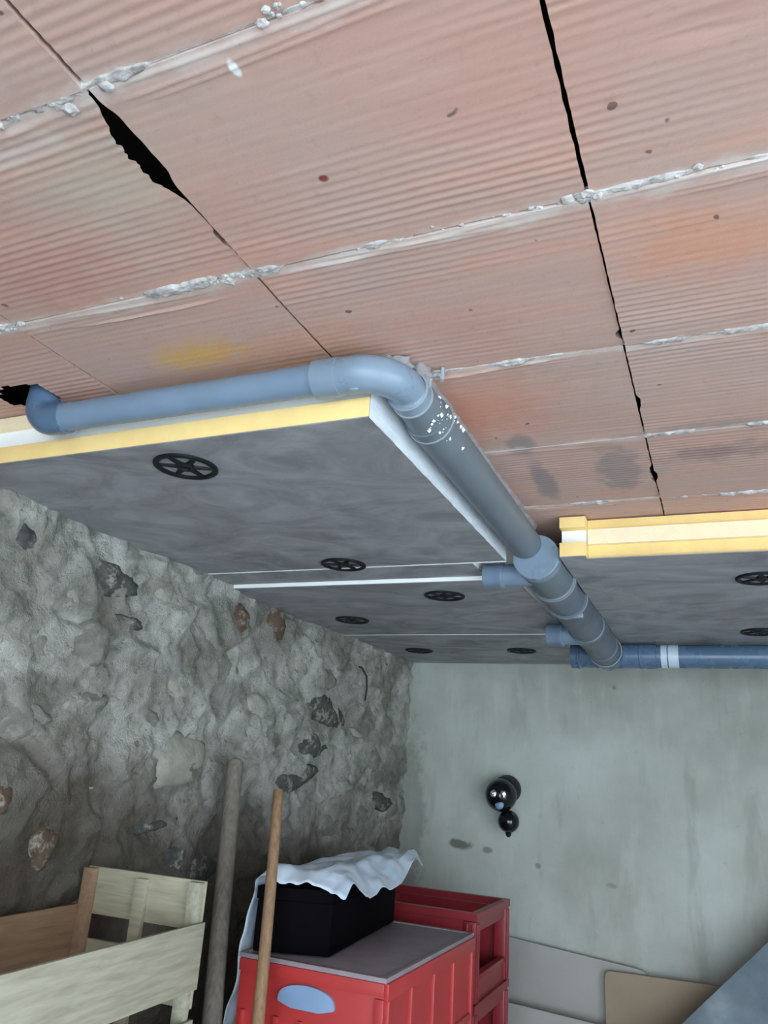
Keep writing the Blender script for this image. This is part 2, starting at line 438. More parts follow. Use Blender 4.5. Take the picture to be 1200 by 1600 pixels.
ico = bmesh.new(); bmesh.ops.create_icosphere(ico, subdivisions=3, radius=1.0)
ICO_V = [v.co.copy() for v in ico.verts]; ICO_F = [tuple(v.index for v in f.verts) for f in ico.faces]; ico.free()
def stone(y, z, hy, hz, mat, proud, seed, rot=0.0):
    """angular field stone: a ball cut by random planes, bedded in the mortar"""
    x = wall_h(y, z)[0]
    dx = 0.04
    cx = x + proud - dx * .80
    cr, sr = math.cos(rot), math.sin(rot)
    rg = random.Random(int(seed * 100) + 5)
    pl = []
    for _ in range(15):
        q = Vector((rg.gauss(0, 1), rg.gauss(0, 1), rg.gauss(0, 1))).normalized(); pl.append((q, rg.uniform(.66, .92)))
    pl.append((Vector((1, rg.uniform(-.25, .25), rg.uniform(-.25, .25))).normalized(), .80))
    out = []
    for c in ICO_V:
        r = 1.0
        for q, dd in pl:
            k = q.dot(c)
            if k > 1e-3: r = min(r, dd / k)
        r *= 1.12 * (1 + .16 * nz(c.x * 3 + seed, c.y * 3, c.z * 3) + .10 * nz(c.x * 8 + seed, c.y * 8, c.z * 8))
        sy, sz = c.y * r * hy, c.z * r * hz
        out.append((cx + c.x * r * dx, y + sy * cr - sz * sr, z + sy * sr + sz * cr))
    mesh('stone', out, ICO_F, mat, wl, smooth='full')
STONES = [(1.40, .40, .080, .037, 'D', .010), (2.55, .19, .17, .052, 'D', .010), (2.51, .07, .13, .036, 'D', .006), (2.39, -.04, .12, .034, 'D', .006),
          (1.93, .41, .045, .055, 'B', .010), (2.16, .44, .045, .062, 'B', .008), (3.14, -.12, .10, .031, 'D', .010), (1.33, -.20, .045, .050, 'B', .012),
          (1.71, -.17, .12, .024, 'D', .008), (1.90, .25, .11, .050, 'G', .014), (1.49, .31, .065, .018, 'D', .006), (1.21, .20, .05, .045, 'G', .014),
          (1.73, -.01, .14, .070, 'L', .016), (1.35, .23, .055, .055, 'G', .010), (3.04, .04, .07, .050, 'G', .008), (1.12, .42, .024, .026, 'D', .006),
          (2.12, .14, .09, .066, 'L', .014), (1.72, .17, .08, .050, 'L', .012), (2.53, .31, .06, .045, 'G', .010), (2.95, -.05, .08, .05, 'L', .010),
          (1.28, .33, .06, .04, 'L', .014), (1.60, .40, .06, .035, 'L', .012), (2.35, .32, .05, .055, 'L', .014), (2.75, .36, .05, .05, 'L', .012),
          (3.05, .25, .06, .06, 'L', .012), (2.85, .10, .07, .05, 'L', .010), (1.22, .05, .07, .045, 'G', .006), (1.45, -.08, .09, .05, 'L', .012),
          (2.05, -.10, .08, .05, 'G', .008), (1.90, -.28, .12, .05, 'D', .010), (2.30, -.25, .10, .05, 'G', .010), (1.55, -.32, .10, .05, 'B', .008),
          (1.18, -.10, .05, .04, 'B', .008), (1.02, .12, .06, .04, 'L', .012), (1.05, .28, .05, .035, 'L', .012), (2.70, -.2, .10, .05, 'G', .008),
          (1.62, .08, .06, .04, 'G', .010), (1.38, .10, .07, .035, 'G', .010), (0.95, -.02, .06, .04, 'L', .010), (0.85, .36, .07, .05, 'G', .010), (0.7, .15, .08, .05, 'L', .010)]
SM = {'D': STONE_D, 'B': STONE_B, 'G': STONE_G, 'L': STONE_L}
for i, (y, z, hy, hz, k, pr) in enumerate(STONES):
    stone(y, z, hy * (1.12 if k == 'D' else 1), hz * (1.12 if k == 'D' else 1), SM[k], {'D': .011, 'B': .009, 'G': .003, 'L': -.003}[k], i * 3.7, 0.5 * nz(i * 1.7, 0.3))

# ------------------------------------------------------------------ ceiling of clay tiles
ceil = thing('ceiling', 'ceiling of large ribbed pink clay tiles with lime joints', None, (0, 1, ZT), kind='structure')
box('slab', (XL - .25, YB - .3, ZT + .075), (XR + .2, YF + .2, ZT + .2), VOID, ceil)
COLS = [-1.372, -0.946, -0.522, -0.097, 0.326, 0.75]
ROWS = [-0.21, 0.09, 0.390, 0.687, 1.000, 1.312, 1.645, 1.95]

def bumpf(t, a, b, w):          # smooth 0-1 window
    def s(u): u = max(0, min(1, u)); return u * u * (3 - 2 * u)
    return s((t - a) / w) * s((b - t) / w)

def tile(ci, ri):
    x0, x1 = COLS[ci], COLS[ci + 1]; y0, y1 = ROWS[ri], ROWS[ri + 1]
    sd = ci * 7.3 + ri * 3.1
    rr = random.Random(ci * 31 + ri)
    dz = rr.uniform(-.0015, .0015); tx = rr.uniform(-.004, .004); ty = rr.uniform(-.004, .004)
    gx = {0: .0012, 1: .0012, 2: .0016, 3: .0013, 4: .0015, 5: .002}
    NX, NY = 22, 150
    def left(y):
        g = gx[ci] + .0009 * nz(y * 55, sd, 1)
        if ci == 3 and ri <= 2: g += .0015 * (1 - (y - y0) / (y1 - y0)) + (.001 if ri == 1 else 0)
        if ci == 2 and ri == 2: g += .006 * bumpf(y, .403, .53, .03)
        if ci == 3 and ri >= 4: g += .004 * bumpf(y, 1.15 + .33 * (ri - 4), 1.21 + .33 * (ri - 4), .02)
        return x0 + g
    def right(y):
        g = gx[ci + 1] + .0009 * nz(y * 55, sd, 4)
        if ci == 2 and ri == 2: g += .0012
        if ci == 2 and ri <= 1: g += .002
        if ci == 1 and ri == 2: g += .018 * bumpf(y, .400, .560, .06) * (1 + .35 * nz(y * 75, 3, 3) + .2 * nz(y * 190, 5, 3)) + .005 * bumpf(y, .60, .64, .01)
        if ci == 2 and ri == 3: g += .006 * bumpf(y, .955, .985, .012)
        if ci == 2 and ri == 5: g += .006 * bumpf(y, 1.45, 1.56, .03) * (1 + nz(y * 70, 1, 1))
        return x1 - g
    ya = y0 + .0016; yb = y1 - .0016
    v = []; f = []
    curves = [(rr.uniform(.006, .03), rr.uniform(.01, .03), rr.uniform(0, 6)) for _ in range(3)]
    for j in range(NY + 1):
        t = j / NY; y = ya + (yb - ya) * t
        xl, xr = left(y), right(y)
        edge = min(1.0, min(t, 1 - t) / .07)
        for i in range(NX + 1):
            s = i / NX; x = xl + (xr - xl) * s
            yw = y + .0012 * nz(x * 14, y * 3, sd)
            band = .12 + .88 * max(0.0, min(1.0, .45 + 1.7 * nz(x * 1.6 + sd, y * 8, 2.0 + sd)))
            if ri in (2, 3, 4): band *= (1.3 if .50 < t < .90 or t < .25 else .6)
            rib = (.5 + .5 * math.sin(2 * math.pi * (yw - y0) / .0122)) * band * edge * .0009
            h = rib + .0014 * nz(x * 5 + sd, y * 9, 7.0) + .0004 * nz(x * 60, y * 90, 1.0)
            for off, am, ph in curves:            # drag folds left in the clay near the edge
                yc = y0 + off + am * (x - x0) * 1.2 * math.sin(ph) + .004 * math.sin(9 * x + ph)
                h += .0013 * math.exp(-((y - yc) / .0022) ** 2) * bumpf(s, .08 + .1 * math.sin(ph), .85, .15)
            if ri == 2 and ci == 3:               # spalled patch
                q = math.hypot((x - .02) / .05, (y - .52) / .018)
                if q < 1: h -= .0015 * (1 - q) * (1 + 2 * nz(x * 120, y * 160, 4))
            v.append((x, y, ZT + dz + tx * (s - .5) + ty * (t - .5) - h))
    W = NX + 1
    for j in range(NY):
        for i in range(NX):
            k = j * W + i
            if ci == 0 and ri == 3:               # ragged hole broken for the pipe
                xc_ = (v[k][0] + v[k + W + 1][0]) / 2; yc_ = (v[k][1] + v[k + W + 1][1]) / 2
                if math.hypot((xc_ + 1.117) / .058, (yc_ - .872) / .040) < 1 + .25 * nz(xc_ * 60, yc_ * 60, 3): continue
            f.append((k, k + W, k + W + 1, k + 1))
    ring = [i for i in range(W)] + [j * W + NX for j in range(1, NY + 1)] + [NY * W + i for i in range(NX - 1, -1, -1)] + [j * W for j in range(NY - 1, 0, -1)]
    n = len(v)
    xm_, ym_ = (x0 + x1) / 2, (y0 + y1) / 2
    for k in ring: v.append((v[k][0] + (.014 if v[k][0] < xm_ else -.014) * (1 if abs(v[k][0] - xm_) > .19 else 0), v[k][1], ZT + .055))
    L = len(ring)
    for q in range(L):
        q2 = (q + 1) % L
        if (ci, ri) == (1, 2) and v[ring[q]][0] > xm_ + .15 and .395 < v[ring[q]][1] < .57: continue    # hollow broken open
        f.append((ring[q], ring[q2], n + q2, n + q))
    if (ci, ri) not in ((0, 3), (1, 2)): f.append(tuple(range(n, n + L)))
    mesh('clay_tile', v, f, TILE, ceil, smooth=True)
for ci in range(5):
    for ri in range(0, 7):
        tile(ci, ri)
# plain ceiling where only the light sees it
box('ceiling_render', (XL - .2, YB, ZT), (XR, ROWS[0], ZT + .06), TILE, ceil)
box('ceiling_render', (COLS[-1], ROWS[0], ZT), (XR, YF, ZT + .06), TILE, ceil)
box('ceiling_render', (COLS[0], ROWS[-1] + .002, ZT), (COLS[-1], YF, ZT + .06), TILE, ceil)

def mortar(name, yc, xa, xb, wid, hgt, thr, seed, mat=MORTAR, bias=None):
    """ragged lime bead along a row joint; sinks into the joint where it has fallen out"""
    n = int((xb - xa) / .0035); v = []; f = []; K = 9
    for i in range(n + 1):
        x = xa + (xb - xa) * i / n
        b = bias(x) if bias else 0.0
        a = fr(x * 13 + seed, seed, .3, 4) + b
        amp = max(0.0, min(1.3, (a - thr) * 1.8))
        w = wid * (.35 + amp) * (1 + .5 * nz(x * 70, seed, 2)); c = yc + .003 * nz(x * 9, seed, 5)
        for k in range(K):
            t = k / (K - 1) * 2 - 1
            hh = hgt * amp * max(0, 1 - t * t) ** .6 * (1 + .9 * nz(x * 150, t * 3 + seed, 3) + .5 * nz(x * 60, t + seed, 8)) - .003 * (1 - amp * .8 if amp < 1 else 0)
            if k in (0, K - 1): hh = -.012
            v.append((x, c + t * w, ZT - hh))
    for i in range(n):
        for k in range(K - 1):
            q = i * K + k; f.append((q, q + 1, q + K + 1, q + K))
    return mesh(name, v, f, mat, ceil, smooth='full')
def hump(c, w, a): return lambda x: a * math.exp(-((x - c) / w) ** 2)
mortar('mortar_joint', .390, -1.36, -.20, .0050, .0025, .10, 1.0, bias=hump(-.56, .12, .55))
mortar('mortar_joint', .390, -.20, .74, .004, .003, .10, 2.0)
mortar('mortar_joint', .687, -1.36, -.30, .0060, .003, .02, 3.0, bias=hump(-.62, .16, .55))
mortar('mortar_joint', .687, -.30, .74, .0050, .0025, -.05, 4.4, bias=hump(-.10, .06, .5))
mortar('mortar_joint', 1.000, -1.36, -.42, .004, .003, .0, 5.0)
mortar('mortar_joint', 1.002, -.42, .74, .0050, .0028, -.45, 6.0)
mortar('mortar_joint', 1.312, -1.36, .74, .0055, .004, -.12, 7.0, bias=hump(.03, .14, .35))
mortar('mortar_joint', 1.645, -.42, .74, .0055, .004, -.15, 8.0, bias=hump(.02, .10, .3))

def lump(name, c, r, mat, parent, seed, amp=.35):
    out = []
    for p in ICO_V:
        n = 1 + amp * nz(p.x * 2 + seed, p.y * 2, p.z * 2) + amp * .5 * nz(p.x * 6 + seed, p.y * 6, p.z * 6)
        out.append((c[0] + p.x * r[0] * n, c[1] + p.y * r[1] * n, c[2] + p.z * r[2] * n))
    return mesh(name, out, ICO_F, mat, parent, smooth='full')
def crumbs(name, x, y, spread, count, size, seed, mat=MORTAR):
    """a cluster of small broken mortar crumbs hanging at a joint"""
    rg = random.Random(seed); vs = []; fs = []
    for q in range(count):
        cx = x + rg.gauss(0, spread); cy = y + rg.gauss(0, .0035); r = size * rg.uniform(.45, 1.2); n0 = len(vs); sq = rg.uniform(.4, .8)
        k0 = rg.uniform(0, 50)
        for p in ICO2_V:
            n = 1 + .45 * nz(p.x * 1.8 + k0, p.y * 1.8, p.z * 1.8)
            vs.append((cx + p.x * r * 1.2 * n, cy + p.y * r * n, ZT + .0005 + p.z * r * sq * n))
        fs += [tuple(i + n0 for i in t) for t in ICO2_F]
    return mesh(name, vs, fs, mat, ceil, smooth=False)
ic2 = bmesh.new(); bmesh.ops.create_icosphere(ic2, subdivisions=2, radius=1.0)
ICO2_V = [v.co.copy() for v in ic2.verts]; ICO2_F = [tuple(v.index for v in f.verts) for f in ic2.faces]; ic2.free()
for i, (x, y, sp, ct, sz) in enumerate([(-.545, .391, .016, 9, .0065), (-.60, .390, .03, 9, .005), (-.67, .389, .02, 8, .006), (-.52, .689, .010, 7, .006), (-.57, .688, .025, 14, .0065),
                                        (-.66, .689, .05, 12, .004), (-.105, .685, .008, 7, .006), (-.15, .688, .03, 8, .0035), (-.30, .387, .02, 7, .0045), (-.95, .691, .014, 8, .006),
                                        (.08, .687, .07, 22, .0035), (-.30, .688, .07, 14, .003), (-.80, .389, .07, 12, .004), (-.115, 1.312, .02, 6, .004)]):
    crumbs('mortar_crumbs', x, y, sp, ct, sz, i + 11)
# mortar packed round the pipe where it meets the tiles
lump('mortar_packing', (-.432, .945, ZT - .010), (.030, .018, .016), GMORTAR, ceil, 77, .5)
lump('mortar_packing', (-.402, .985, ZT - .010), (.020, .020, .016), GMORTAR, ceil, 99, .5)
n = 170; v = []; f = []; K = 9
for i in range(n + 1):
    y = 1.0 + .78 * i / n
    w = .010 + .004 * nz(y * 40, 3) + .003 * nz(y * 11, 9)
    for k in range(K):
        t = k / (K - 1) * 2 - 1
        v.append((-.402 + t * w + .002 * nz(y * 60, t, 4), y, ZT + .004 - .024 * (1 - abs(t) ** 1.6) * (1 + .12 * nz(y * 70, t * 3, 2)) + (.004 if abs(t) == 1 else 0)))
for i in range(n):
    for k in range(K - 1):
        q = i * K + k; f.append((q, q + 1, q + K + 1, q + K))
mesh('mortar_bead', v, f, GMORTAR, ceil, smooth='full')
# ------------------------------------------------------------------ insulation boards
def board(name, label, x0, x1, y0, y1, drop=0.0, front='groove', edge=False, lip=.012, fmat=(FOAM_Y, FOAM_C, FOAM_Y), joint=0.0):
    t = thing(name, label, 'insulation board', ((x0 + x1) / 2, (y0 + y1) / 2, ZP - drop), group='insulation boards under the ceiling')
    zb = ZP - drop; zt = ZT - drop
    a, b = zb + .034, zb + .070
    box('facing', (x0, y0, zb - .0012), (x1, y1, zb + .0008), FACING, t)
    d = {'groove': (0, lip, 0), 'tongue': (lip, 0, lip), 'flat': (0, .0004, 0)}[front]
    box('lower_foam', (x0, y0 + d[2], zb + .0008), (x1, y1, a), fmat[2], t, bevel=.0012)
    box('middle_foam', (x0 + .0006, y0 + d[1], a), (x1 - .0006, y1, b), fmat[1], t)
    box('upper_foam', (x0, y0 + d[0], b), (x1, y1, zt - .0035), fmat[0], t, bevel=.0012)
    if joint: box('joint_foam', (x0, y1 - .001, zb - .0022), (x1, y1 + joint, zb + .02), FOAM_W, t)
    if edge:
        v = []; f = []; N = 60
        for i in range(N + 1):
            y = y0 + .001 + (y1 - y0 - .002) * i / N
            for k in range(5):
                v.append((x1 + .0006 + .0022 * max(0, nz(y * 34, k * 1.2, 3) + .3), y, zb - .0012 + .1 * k / 4))
        for i in range(N):
            for k in range(4):
                q = i * 5 + k; f.append((q, q + 5, q + 6, q + 1))
        mesh('foil_edge', v, f, EDGE, t, smooth='full')
    return t
BX = -1.375
board('insulation_board', 'large grey-faced insulation board nearest the viewer, under the thin left pipe', BX, -.459, .930, 1.738, 0, 'groove', True, .010, (FOAM_C, FOAM_W, FOAM_Y), joint=.005)
board('insulation_board', 'narrow strip of grey-faced board between the front and second left boards', BX, -.546, 1.744, 1.868, 0, 'flat', False, .01, (FOAM_W, FOAM_W, FOAM_W))
board('insulation_board', 'second large left grey board, with a white front edge showing', BX, -.47, 1.872, 2.626, .012, 'flat', False, .01, (FOAM_W, FOAM_W, FOAM_W), joint=.006)
board('insulation_board', 'rearmost left grey board touching the far concrete wall', BX, -.47, 2.634, YF - .004, .004, 'flat', False, .01, (FOAM_W, FOAM_W, FOAM_W))
board('insulation_board', 'wide grey-faced board on the right with a yellow tongued edge', -.268, 1.10, 1.748, YF - .004, 0, 'tongue')
board('insulation_board', 'slim yellow-lipped offcut with white groove between fat pipe and right board', -.328, -.2683, 1.724, YF - .004, .0005, 'groove', False, .028, (FOAM_Y, FOAM_W, FOAM_Y))
# ------------------------------------------------------------------ board fixings (spoked washers)
def fixing():
    t = thing('spoked_washer', '', 'washer', (0, 0, 0), group='spoked washers holding the boards')
    R, z = .058, -.004
    N = 48; v = []; f = []
    prof = [(R, 0), (R, z), (R - .002, z - .0015), (R - .0085, z - .0015), (R - .0105, z), (R - .0105, 0)]
    for i in range(N):
        a = 2 * math.pi * i / N
        for r, zz in prof: v.append((r * math.cos(a), r * math.sin(a), zz))
    K = len(prof)
    for i in range(N):
        for k in range(K):
            i2 = (i + 1) % N; k2 = (k + 1) % K
            f.append((i * K + k, i2 * K + k, i2 * K + k2, i * K + k2))
    mesh('rim', v, f, BLACKP, t)
    hv, hf = lathe((0, 0, 0), (0, 0, -1), [(0, .0175), (.004, .0175), (.0055, .016), (.0055, .009), (.003, .0075), (.003, .001)], 28)
    mesh('hub', hv, hf, BLACKP, t)
    for i in range(6):
        a = math.pi / 3 * i + .12; c, s = math.cos(a), math.sin(a)
        def P(r, w, zz): return (r * c - w * s, r * s + w * c, zz)
        vv = [P(.015, -.0065, 0), P(.049, -.0032, 0), P(.049, .0032, 0), P(.015, .0065, 0), P(.015, -.0055, z), P(.049, -.0025, z), P(.049, .0025, z), P(.015, .0055, z)]
        mesh('spoke', vv, BOXF, BLACKP, t, smooth=False)
    return t
proto = fixing()
FIX = [(-.865, 1.026, 0, .35, 'big near black spoked washer on the front grey board'),
       (-.875, 1.700, 0, .1, 'black spoked washer straddling the white joint of the front board'),
       (-.710, 2.021, .012, .7, 'black spoked washer on the second board close to the first pipe stub'),
       (-1.152, 2.339, .012, .2, 'black spoked washer on the second board close to the stone wall'),
       (-1.165, 3.025, .004, .5, 'far black spoked washer on the rear board nearest the stone wall'),
       (-.726, 3.017, .004, .9, 'far black spoked washer on the rear board below the second pipe stub'),
       (.103, 1.976, 0, .3, 'black spoked washer cut by the right image edge, nearer one'),
       (.120, 2.663, 0, .6, 'black spoked washer above the blue pipe at the right image edge')]
for i, (x, y, dr, rot, lab) in enumerate(FIX):
    if i == 0: o = proto
    else:
        o = proto.copy(); COL.objects.link(o)
        for ch in list(proto.children):
            c = ch.copy(); COL.objects.link(c); c.parent = o
    o.location = V(x, y, ZP - dr - .0011); o.rotation_euler = (0, 0, rot); o['label'] = lab

# ------------------------------------------------------------------ drainage pipework
pw = thing('drain_pipework', 'grey plastic drain pipes with elbows and tees running under the ceiling', 'pipe', (-.42, 1.5, .5))
def pipe(name, p0, p1, r, mat, parent=None, seg=40, open_end=False):
    L = (Vector(p1) - Vector(p0)).length
    v, f = lathe(p0, p1, [(0, r), (L, r)], seg); return mesh(name, v, f, mat, parent or pw)
def sock(name, p0, p1, prof, mat, parent=None, seg=44):
    v, f = lathe(p0, p1, prof, seg); return mesh(name, v, f, mat, parent or pw)
def ring(c, axis, r, w, mat, parent, name='seal_ring', th=.0022):
    c = Vector(c); a = Vector(axis).normalized()
    prof = [(0, r - .001), (0, r + th * .6), (w * .3, r + th), (w * .7, r + th), (w, r + th * .6), (w, r - .001)]
    v, f = lathe(c - a * w / 2, c + a * w / 2, prof, 44, False); return mesh(name, v, f, mat, parent)
def bend(p, d0, d1, R, n=14):
    """quarter bend whose two legs start at corner p"""
    p = Vector(p); d0 = Vector(d0); d1 = Vector(d1)
    s = p - d0 * R; cen = s + d1 * R
    return [cen - d1 * R * math.cos(t) + d0 * R * math.sin(t) for t in [math.pi / 2 * k / n for k in range(n + 1)]]
# thin branch pipe along the front of the left board
zl = .556
pipe('branch_pipe', (-1.055, .891, zl - .002), (-.515, .898, zl), .0250, PVC)
# left elbow turning up into the tiles
pa = bend((-1.098, .892, zl - .002), (-1, 0, 0), (0, 0, 1), .034)
pts = [Vector((-1.032, .893, zl - .002)), Vector((-1.0325, .893, zl - .002))] + pa + [Vector((-1.098, .892, .645))]
rad = [.0262, .0285] + [.0285] * (len(pa)) + [.0285]
v, f = sweep(pts, rad, 40); eb = mesh('elbow', v, f, PVC_B, pw)
# right elbow turning to run away from the viewer
XM, ZM = -.414, .552
c0 = Vector((XM, .899, zl))
pa = bend(c0, (1, 0, 0), (0, 1, 0), .062, 18)
pts = [Vector((-.535, .8985, zl)), Vector((-.5345, .8985, zl)), Vector((-.495, .899, zl)), Vector((-.4945, .899, zl))] + pa[1:]
rad = [.0262, .0300, .0300, .0285] + [.0288] * (len(pa) - 1)
pts += [Vector((XM, .9665, zl - .001)), Vector((XM, .967, zl - .001)), Vector((XM, .992, zl - .003))]
rad += [.0288, .0318, .0318]
v, f = sweep(pts, rad, 44); el = mesh('elbow', v, f, PVC_L, pw)
ring((XM, .968, zl - .001), (0, 1, 0), .0318, .004, SEAL, el)
ring((XM, .990, zl - .003), (0, 1, 0), .0318, .004, SEAL, el)
lump('moulding_tab', (-.470, .893, zl - .028), (.010, .004, .003), PVC_L, el, 3, .1)
# coupler and long pipe
cp = sock('coupler', (XM, .990, ZM + .004), (XM, 1.075, ZM), [(0, .0325), (.003, .0335), (.050, .0340), (.070, .0385), (.083, .0395), (.086, .0385), (.087, .030)], PVC_S)
ring((XM, 1.072, ZM), (0, 1, 0), .0385, .005, SEAL, cp)
pipe('main_pipe', (XM, 1.05, ZM), (XM + .002, 1.80, ZM - .012), .0378, PVC_S)
# pipe hook beside the elbow
hp = [(-.385 + .004 * math.cos(t), .985 + .01 * math.sin(t) * .3, .575 + .022 * math.sin(t)) for t in [math.pi * k / 10 for k in range(11)]]
v, f = sweep([(-.390, .990, .545)] + [(-.387 + .010 * (1 - math.cos(t)), .990, .578 + .012 * math.sin(t)) for t in [math.pi * k / 10 for k in range(11)]] + [(-.367, .99, .60)], [.0035] * 13, 12)
mesh('pipe_hook', v, f, SEAL, pw)
# fat run: reducer disc, two tees with open stubs, end tee
XB = -.384
A0 = Vector((XB - .004, 1.742, .508)); A1 = Vector((XB + .012, 2.88, .452))
def run(y): return A0 + (A1 - A0) * ((y - A0.y) / (A1.y - A0.y))
axd = (A1 - A0).normalized()
def seg_(name, ya, yb, prof, mat, parent=None): return sock(name, run(ya), run(yb), prof, mat, parent)
R = .0555
rd = seg_('reducer', 1.742, 1.9, [(0, .030), (0, R - .002), (.002, R), (.030, R), (.032, R - .002)], PVC_L)
def stub(y, xt, r, mat, name='branch_stub', parent=None, lift=0.0):
    c = run(y) + Vector((0, 0, lift)); tip = Vector((xt, y, c.z))
    L = (tip - c).length
    o = sock(name, c, tip, [(0, r), (L - .052, r), (L - .050, r + .0045), (L - .044, r + .0055), (L - .040, r + .003), (L - .004, r + .003), (L, r + .0015), (L, r - .004), (L - .03, r - .004), (L - .031, .002)], mat, parent)
    return o
t1 = seg_('tee', 1.772, 2.0, [(0, R - .0015), (.150, R - .0015), (.152, R + .003), (.163, R + .003), (.166, R), (.196, R), (.2, R - .004)], PVC_S)
s1 = stub(1.815, -.532, .0275, PVC, parent=t1, lift=-.021)
ring(run(1.772 + .16), axd, R + .002, .006, SEAL, t1)
ds = seg_('pipe_section', 1.96, 2.2, [(0, R - .004), (.16, R - .004)], PVC_D)
t2 = seg_('tee', 2.105, 2.5, [(0, R - .002), (0, R + .002), (.012, R + .002), (.016, R - .001), (.30, R - .001), (.302, R + .003), (.316, R + .003), (.320, R), (.42, R)], PVC_D)
ring(run(2.111), axd, R + .001, .006, SEAL, t2)
ring(run(2.42), axd, R + .001, .006, SEAL, t2)
s2 = stub(2.44, -.503, .0315, PVC, parent=t2, lift=-.024)
# bracket tab
tb = run(2.12) + Vector((.030, 0, -.046))
box('clip_tab', (tb.x - .014, tb.y - .006, tb.z - .006), (tb.x + .014, tb.y + .012, tb.z + .006), PVC_L, t2, bevel=.002)
s3_ = seg_('pipe_section', 2.50, 2.80, [(0, R - .003), (.20, R - .003), (.202, R), (.30, R)], PVC_D)
ring(run(2.79), axd, R + .001, .008, SEAL, s3_)
# end tee and the pipe along the far wall
ce = Vector(A1); rf = .0400
te = sock('end_tee', ce + Vector((-.133, 0, 0)), ce + Vector((.3, 0, 0)), [(0, rf - .004), (0, rf + .004), (.022, rf + .004), (.024, rf + .006), (.030, rf + .006), (.033, rf + .003), (.238, rf + .003), (.240, rf + .005), (.247, rf + .005), (.249, rf + .003), (.296, rf + .003), (.298, rf)], PVC_B)
sock('tee_neck', run(2.77), run(2.88), [(0, R), (.09, R)], PVC_B, te)
fp = pipe('far_pipe', ce + Vector((.14, 0, 0)), (1.60, 2.885, ce.z + .004), rf, PVC_B)
v, f = lathe(ce + Vector((.180, 0, 0)), ce + Vector((.4, 0, 0)), [(0, rf + .0006), (.020, rf + .0006)], 40, False); mesh('sticker', v, f, STICKER, fp)
v, f = lathe(ce + Vector((.204, 0, 0)), ce + Vector((.4, 0, 0)), [(0, rf + .0006), (.034, rf + .0006)], 40, False); mesh('sticker', v, f, STICKER, fp)
# plaster crumbs stuck on the coupler
cv, cf = [], []
rr = random.Random(4)
for i in range(46):
    a = rr.uniform(-.15, 1.15) * math.pi * .5 - math.pi * .25; y = rr.gauss(1.055, .03)
    if y < 1.0: continue
    big = rr.random() ** 3 * .0035 + .0009
    r = .0355 if y < 1.04 else .0388; a = rr.gauss(-.35, .4)
    p = (XM + r * math.cos(a), y, ZM + r * math.sin(a))
    n = len(cv)
    for q in ((1, 0, 0), (0, 1, 0), (0, 0, 1), (-1, 0, 0), (0, -1, 0), (0, 0, -1)):
        k = big * rr.uniform(.6, 1.5); cv.append((p[0] + q[0] * k, p[1] + q[1] * k, p[2] + q[2] * k))
    cf += [tuple(n + i for i in t) for t in ((0, 1, 2), (1, 3, 2), (3, 4, 2), (4, 0, 2), (1, 0, 5), (3, 1, 5), (4, 3, 5), (0, 4, 5))]
mesh('plaster_crumbs', cv, cf, FOAM_W, pw, smooth=False, kind='stuff')

# ------------------------------------------------------------------ black wall lamp
lp = thing('wall_lamp', 'glossy black globe lamp with a smaller globe below on the far wall', 'lamp', (-.862, YF - .01, -.05))
def ball(name, c, r, mat, sx=1, sy=1, sz=1, parent=lp):
    return mesh(name, [(c[0] + p.x * r * sx, c[1] + p.y * r * sy, c[2] + p.z * r * sz) for p in ICO_V], ICO_F, mat, parent, smooth='full')
v, f = lathe((-.862, YF + .004, -.030), (-.866, YF - .08, -.040), [(0, .050), (.020, .056), (.060, .056), (.080, .052)], 32); mesh('wall_base', v, f, BLACKP, lp)
ball('globe', (-.873, YF - .095, -.058), .066, GLOSS)
G = Vector((-.873, YF - .095, -.058))
def onball(dx, dz, r): 
    dy = -math.sqrt(max(0, r * r - dx * dx - dz * dz)); return G + Vector((dx, dy, dz))
for dx in (-.014, .024):
    p = onball(dx, .004, .064); ball('light_lens', p, .0145, CHROME, .95, .5, 1.05)
p = onball(.008, -.036, .064); ball('sensor_disc', p, .018, LENS, 1, .4, 1)
ball('lower_globe', (-.842, YF - .085, -.157), .044, GLOSS)
v, f = lathe((-.842, YF - .085, -.195), (-.842, YF - .085, -.24), [(0, .010), (.006, .013), (.016, .010), (.022, .004)], 18); mesh('knob', v, f, BLACKP, lp)

# ------------------------------------------------------------------ iron hook in the stone wall
xw = wall_h(2.86, .31)[0]
pts = [(xw - .02, 2.83, .40), (xw + .018, 2.85, .395), (xw + .026, 2.885, .365), (xw + .024, 2.90, .32), (xw + .02, 2.90, .27)]
v, f = sweep(pts, [.004, .004, .004, .004, .0035], 10)
mesh('iron_hook', v, f, IRON, label='thin dark bent iron rod sticking out of the stone wall', cat='hook')

# ------------------------------------------------------------------ poles
def pole(name, label, top, low, r0, r1, mat, cat):
    T, Lw = Vector(top), Vector(low)
    d = (Lw - T); k = (ZF - T.z) / d.z; B = T + d * k
    N = 18; pts = []; rad = []
    for i in range(N + 1):
        t = i / N; p = T.lerp(B, t)
        pts.append((p.x + .004 * nz(t * 3, r0 * 90), p.y + .004 * nz(t * 3, 5 + r0 * 90), p.z + (.006 if i == N else 0)))
        rad.append((r0 + (r1 - r0) * t) * (1 + .03 * nz(t * 9, 7)))
    pts.insert(0, tuple(Vector(pts[0]) + (T - B).normalized() * .004)); rad.insert(0, r0 * .8)
    v, f = sweep(pts, rad, 20)
    return mesh(name, v, f, mat, origin=(B.x, B.y, ZF), label=label, cat=cat)
pole('wooden_post', 'thick weathered grey round post leaning on the stone wall', (-1.272, 1.915, -.004), (-1.107, 1.70, -.562), .0225, .0225, WOOD_G, 'post')
pole('broom_handle', 'slim brown wooden handle leaning before the red crate', (-1.026, 1.75, -.064), (-.928, 1.60, -.510), .0125, .0155, WOOD_H, 'handle')

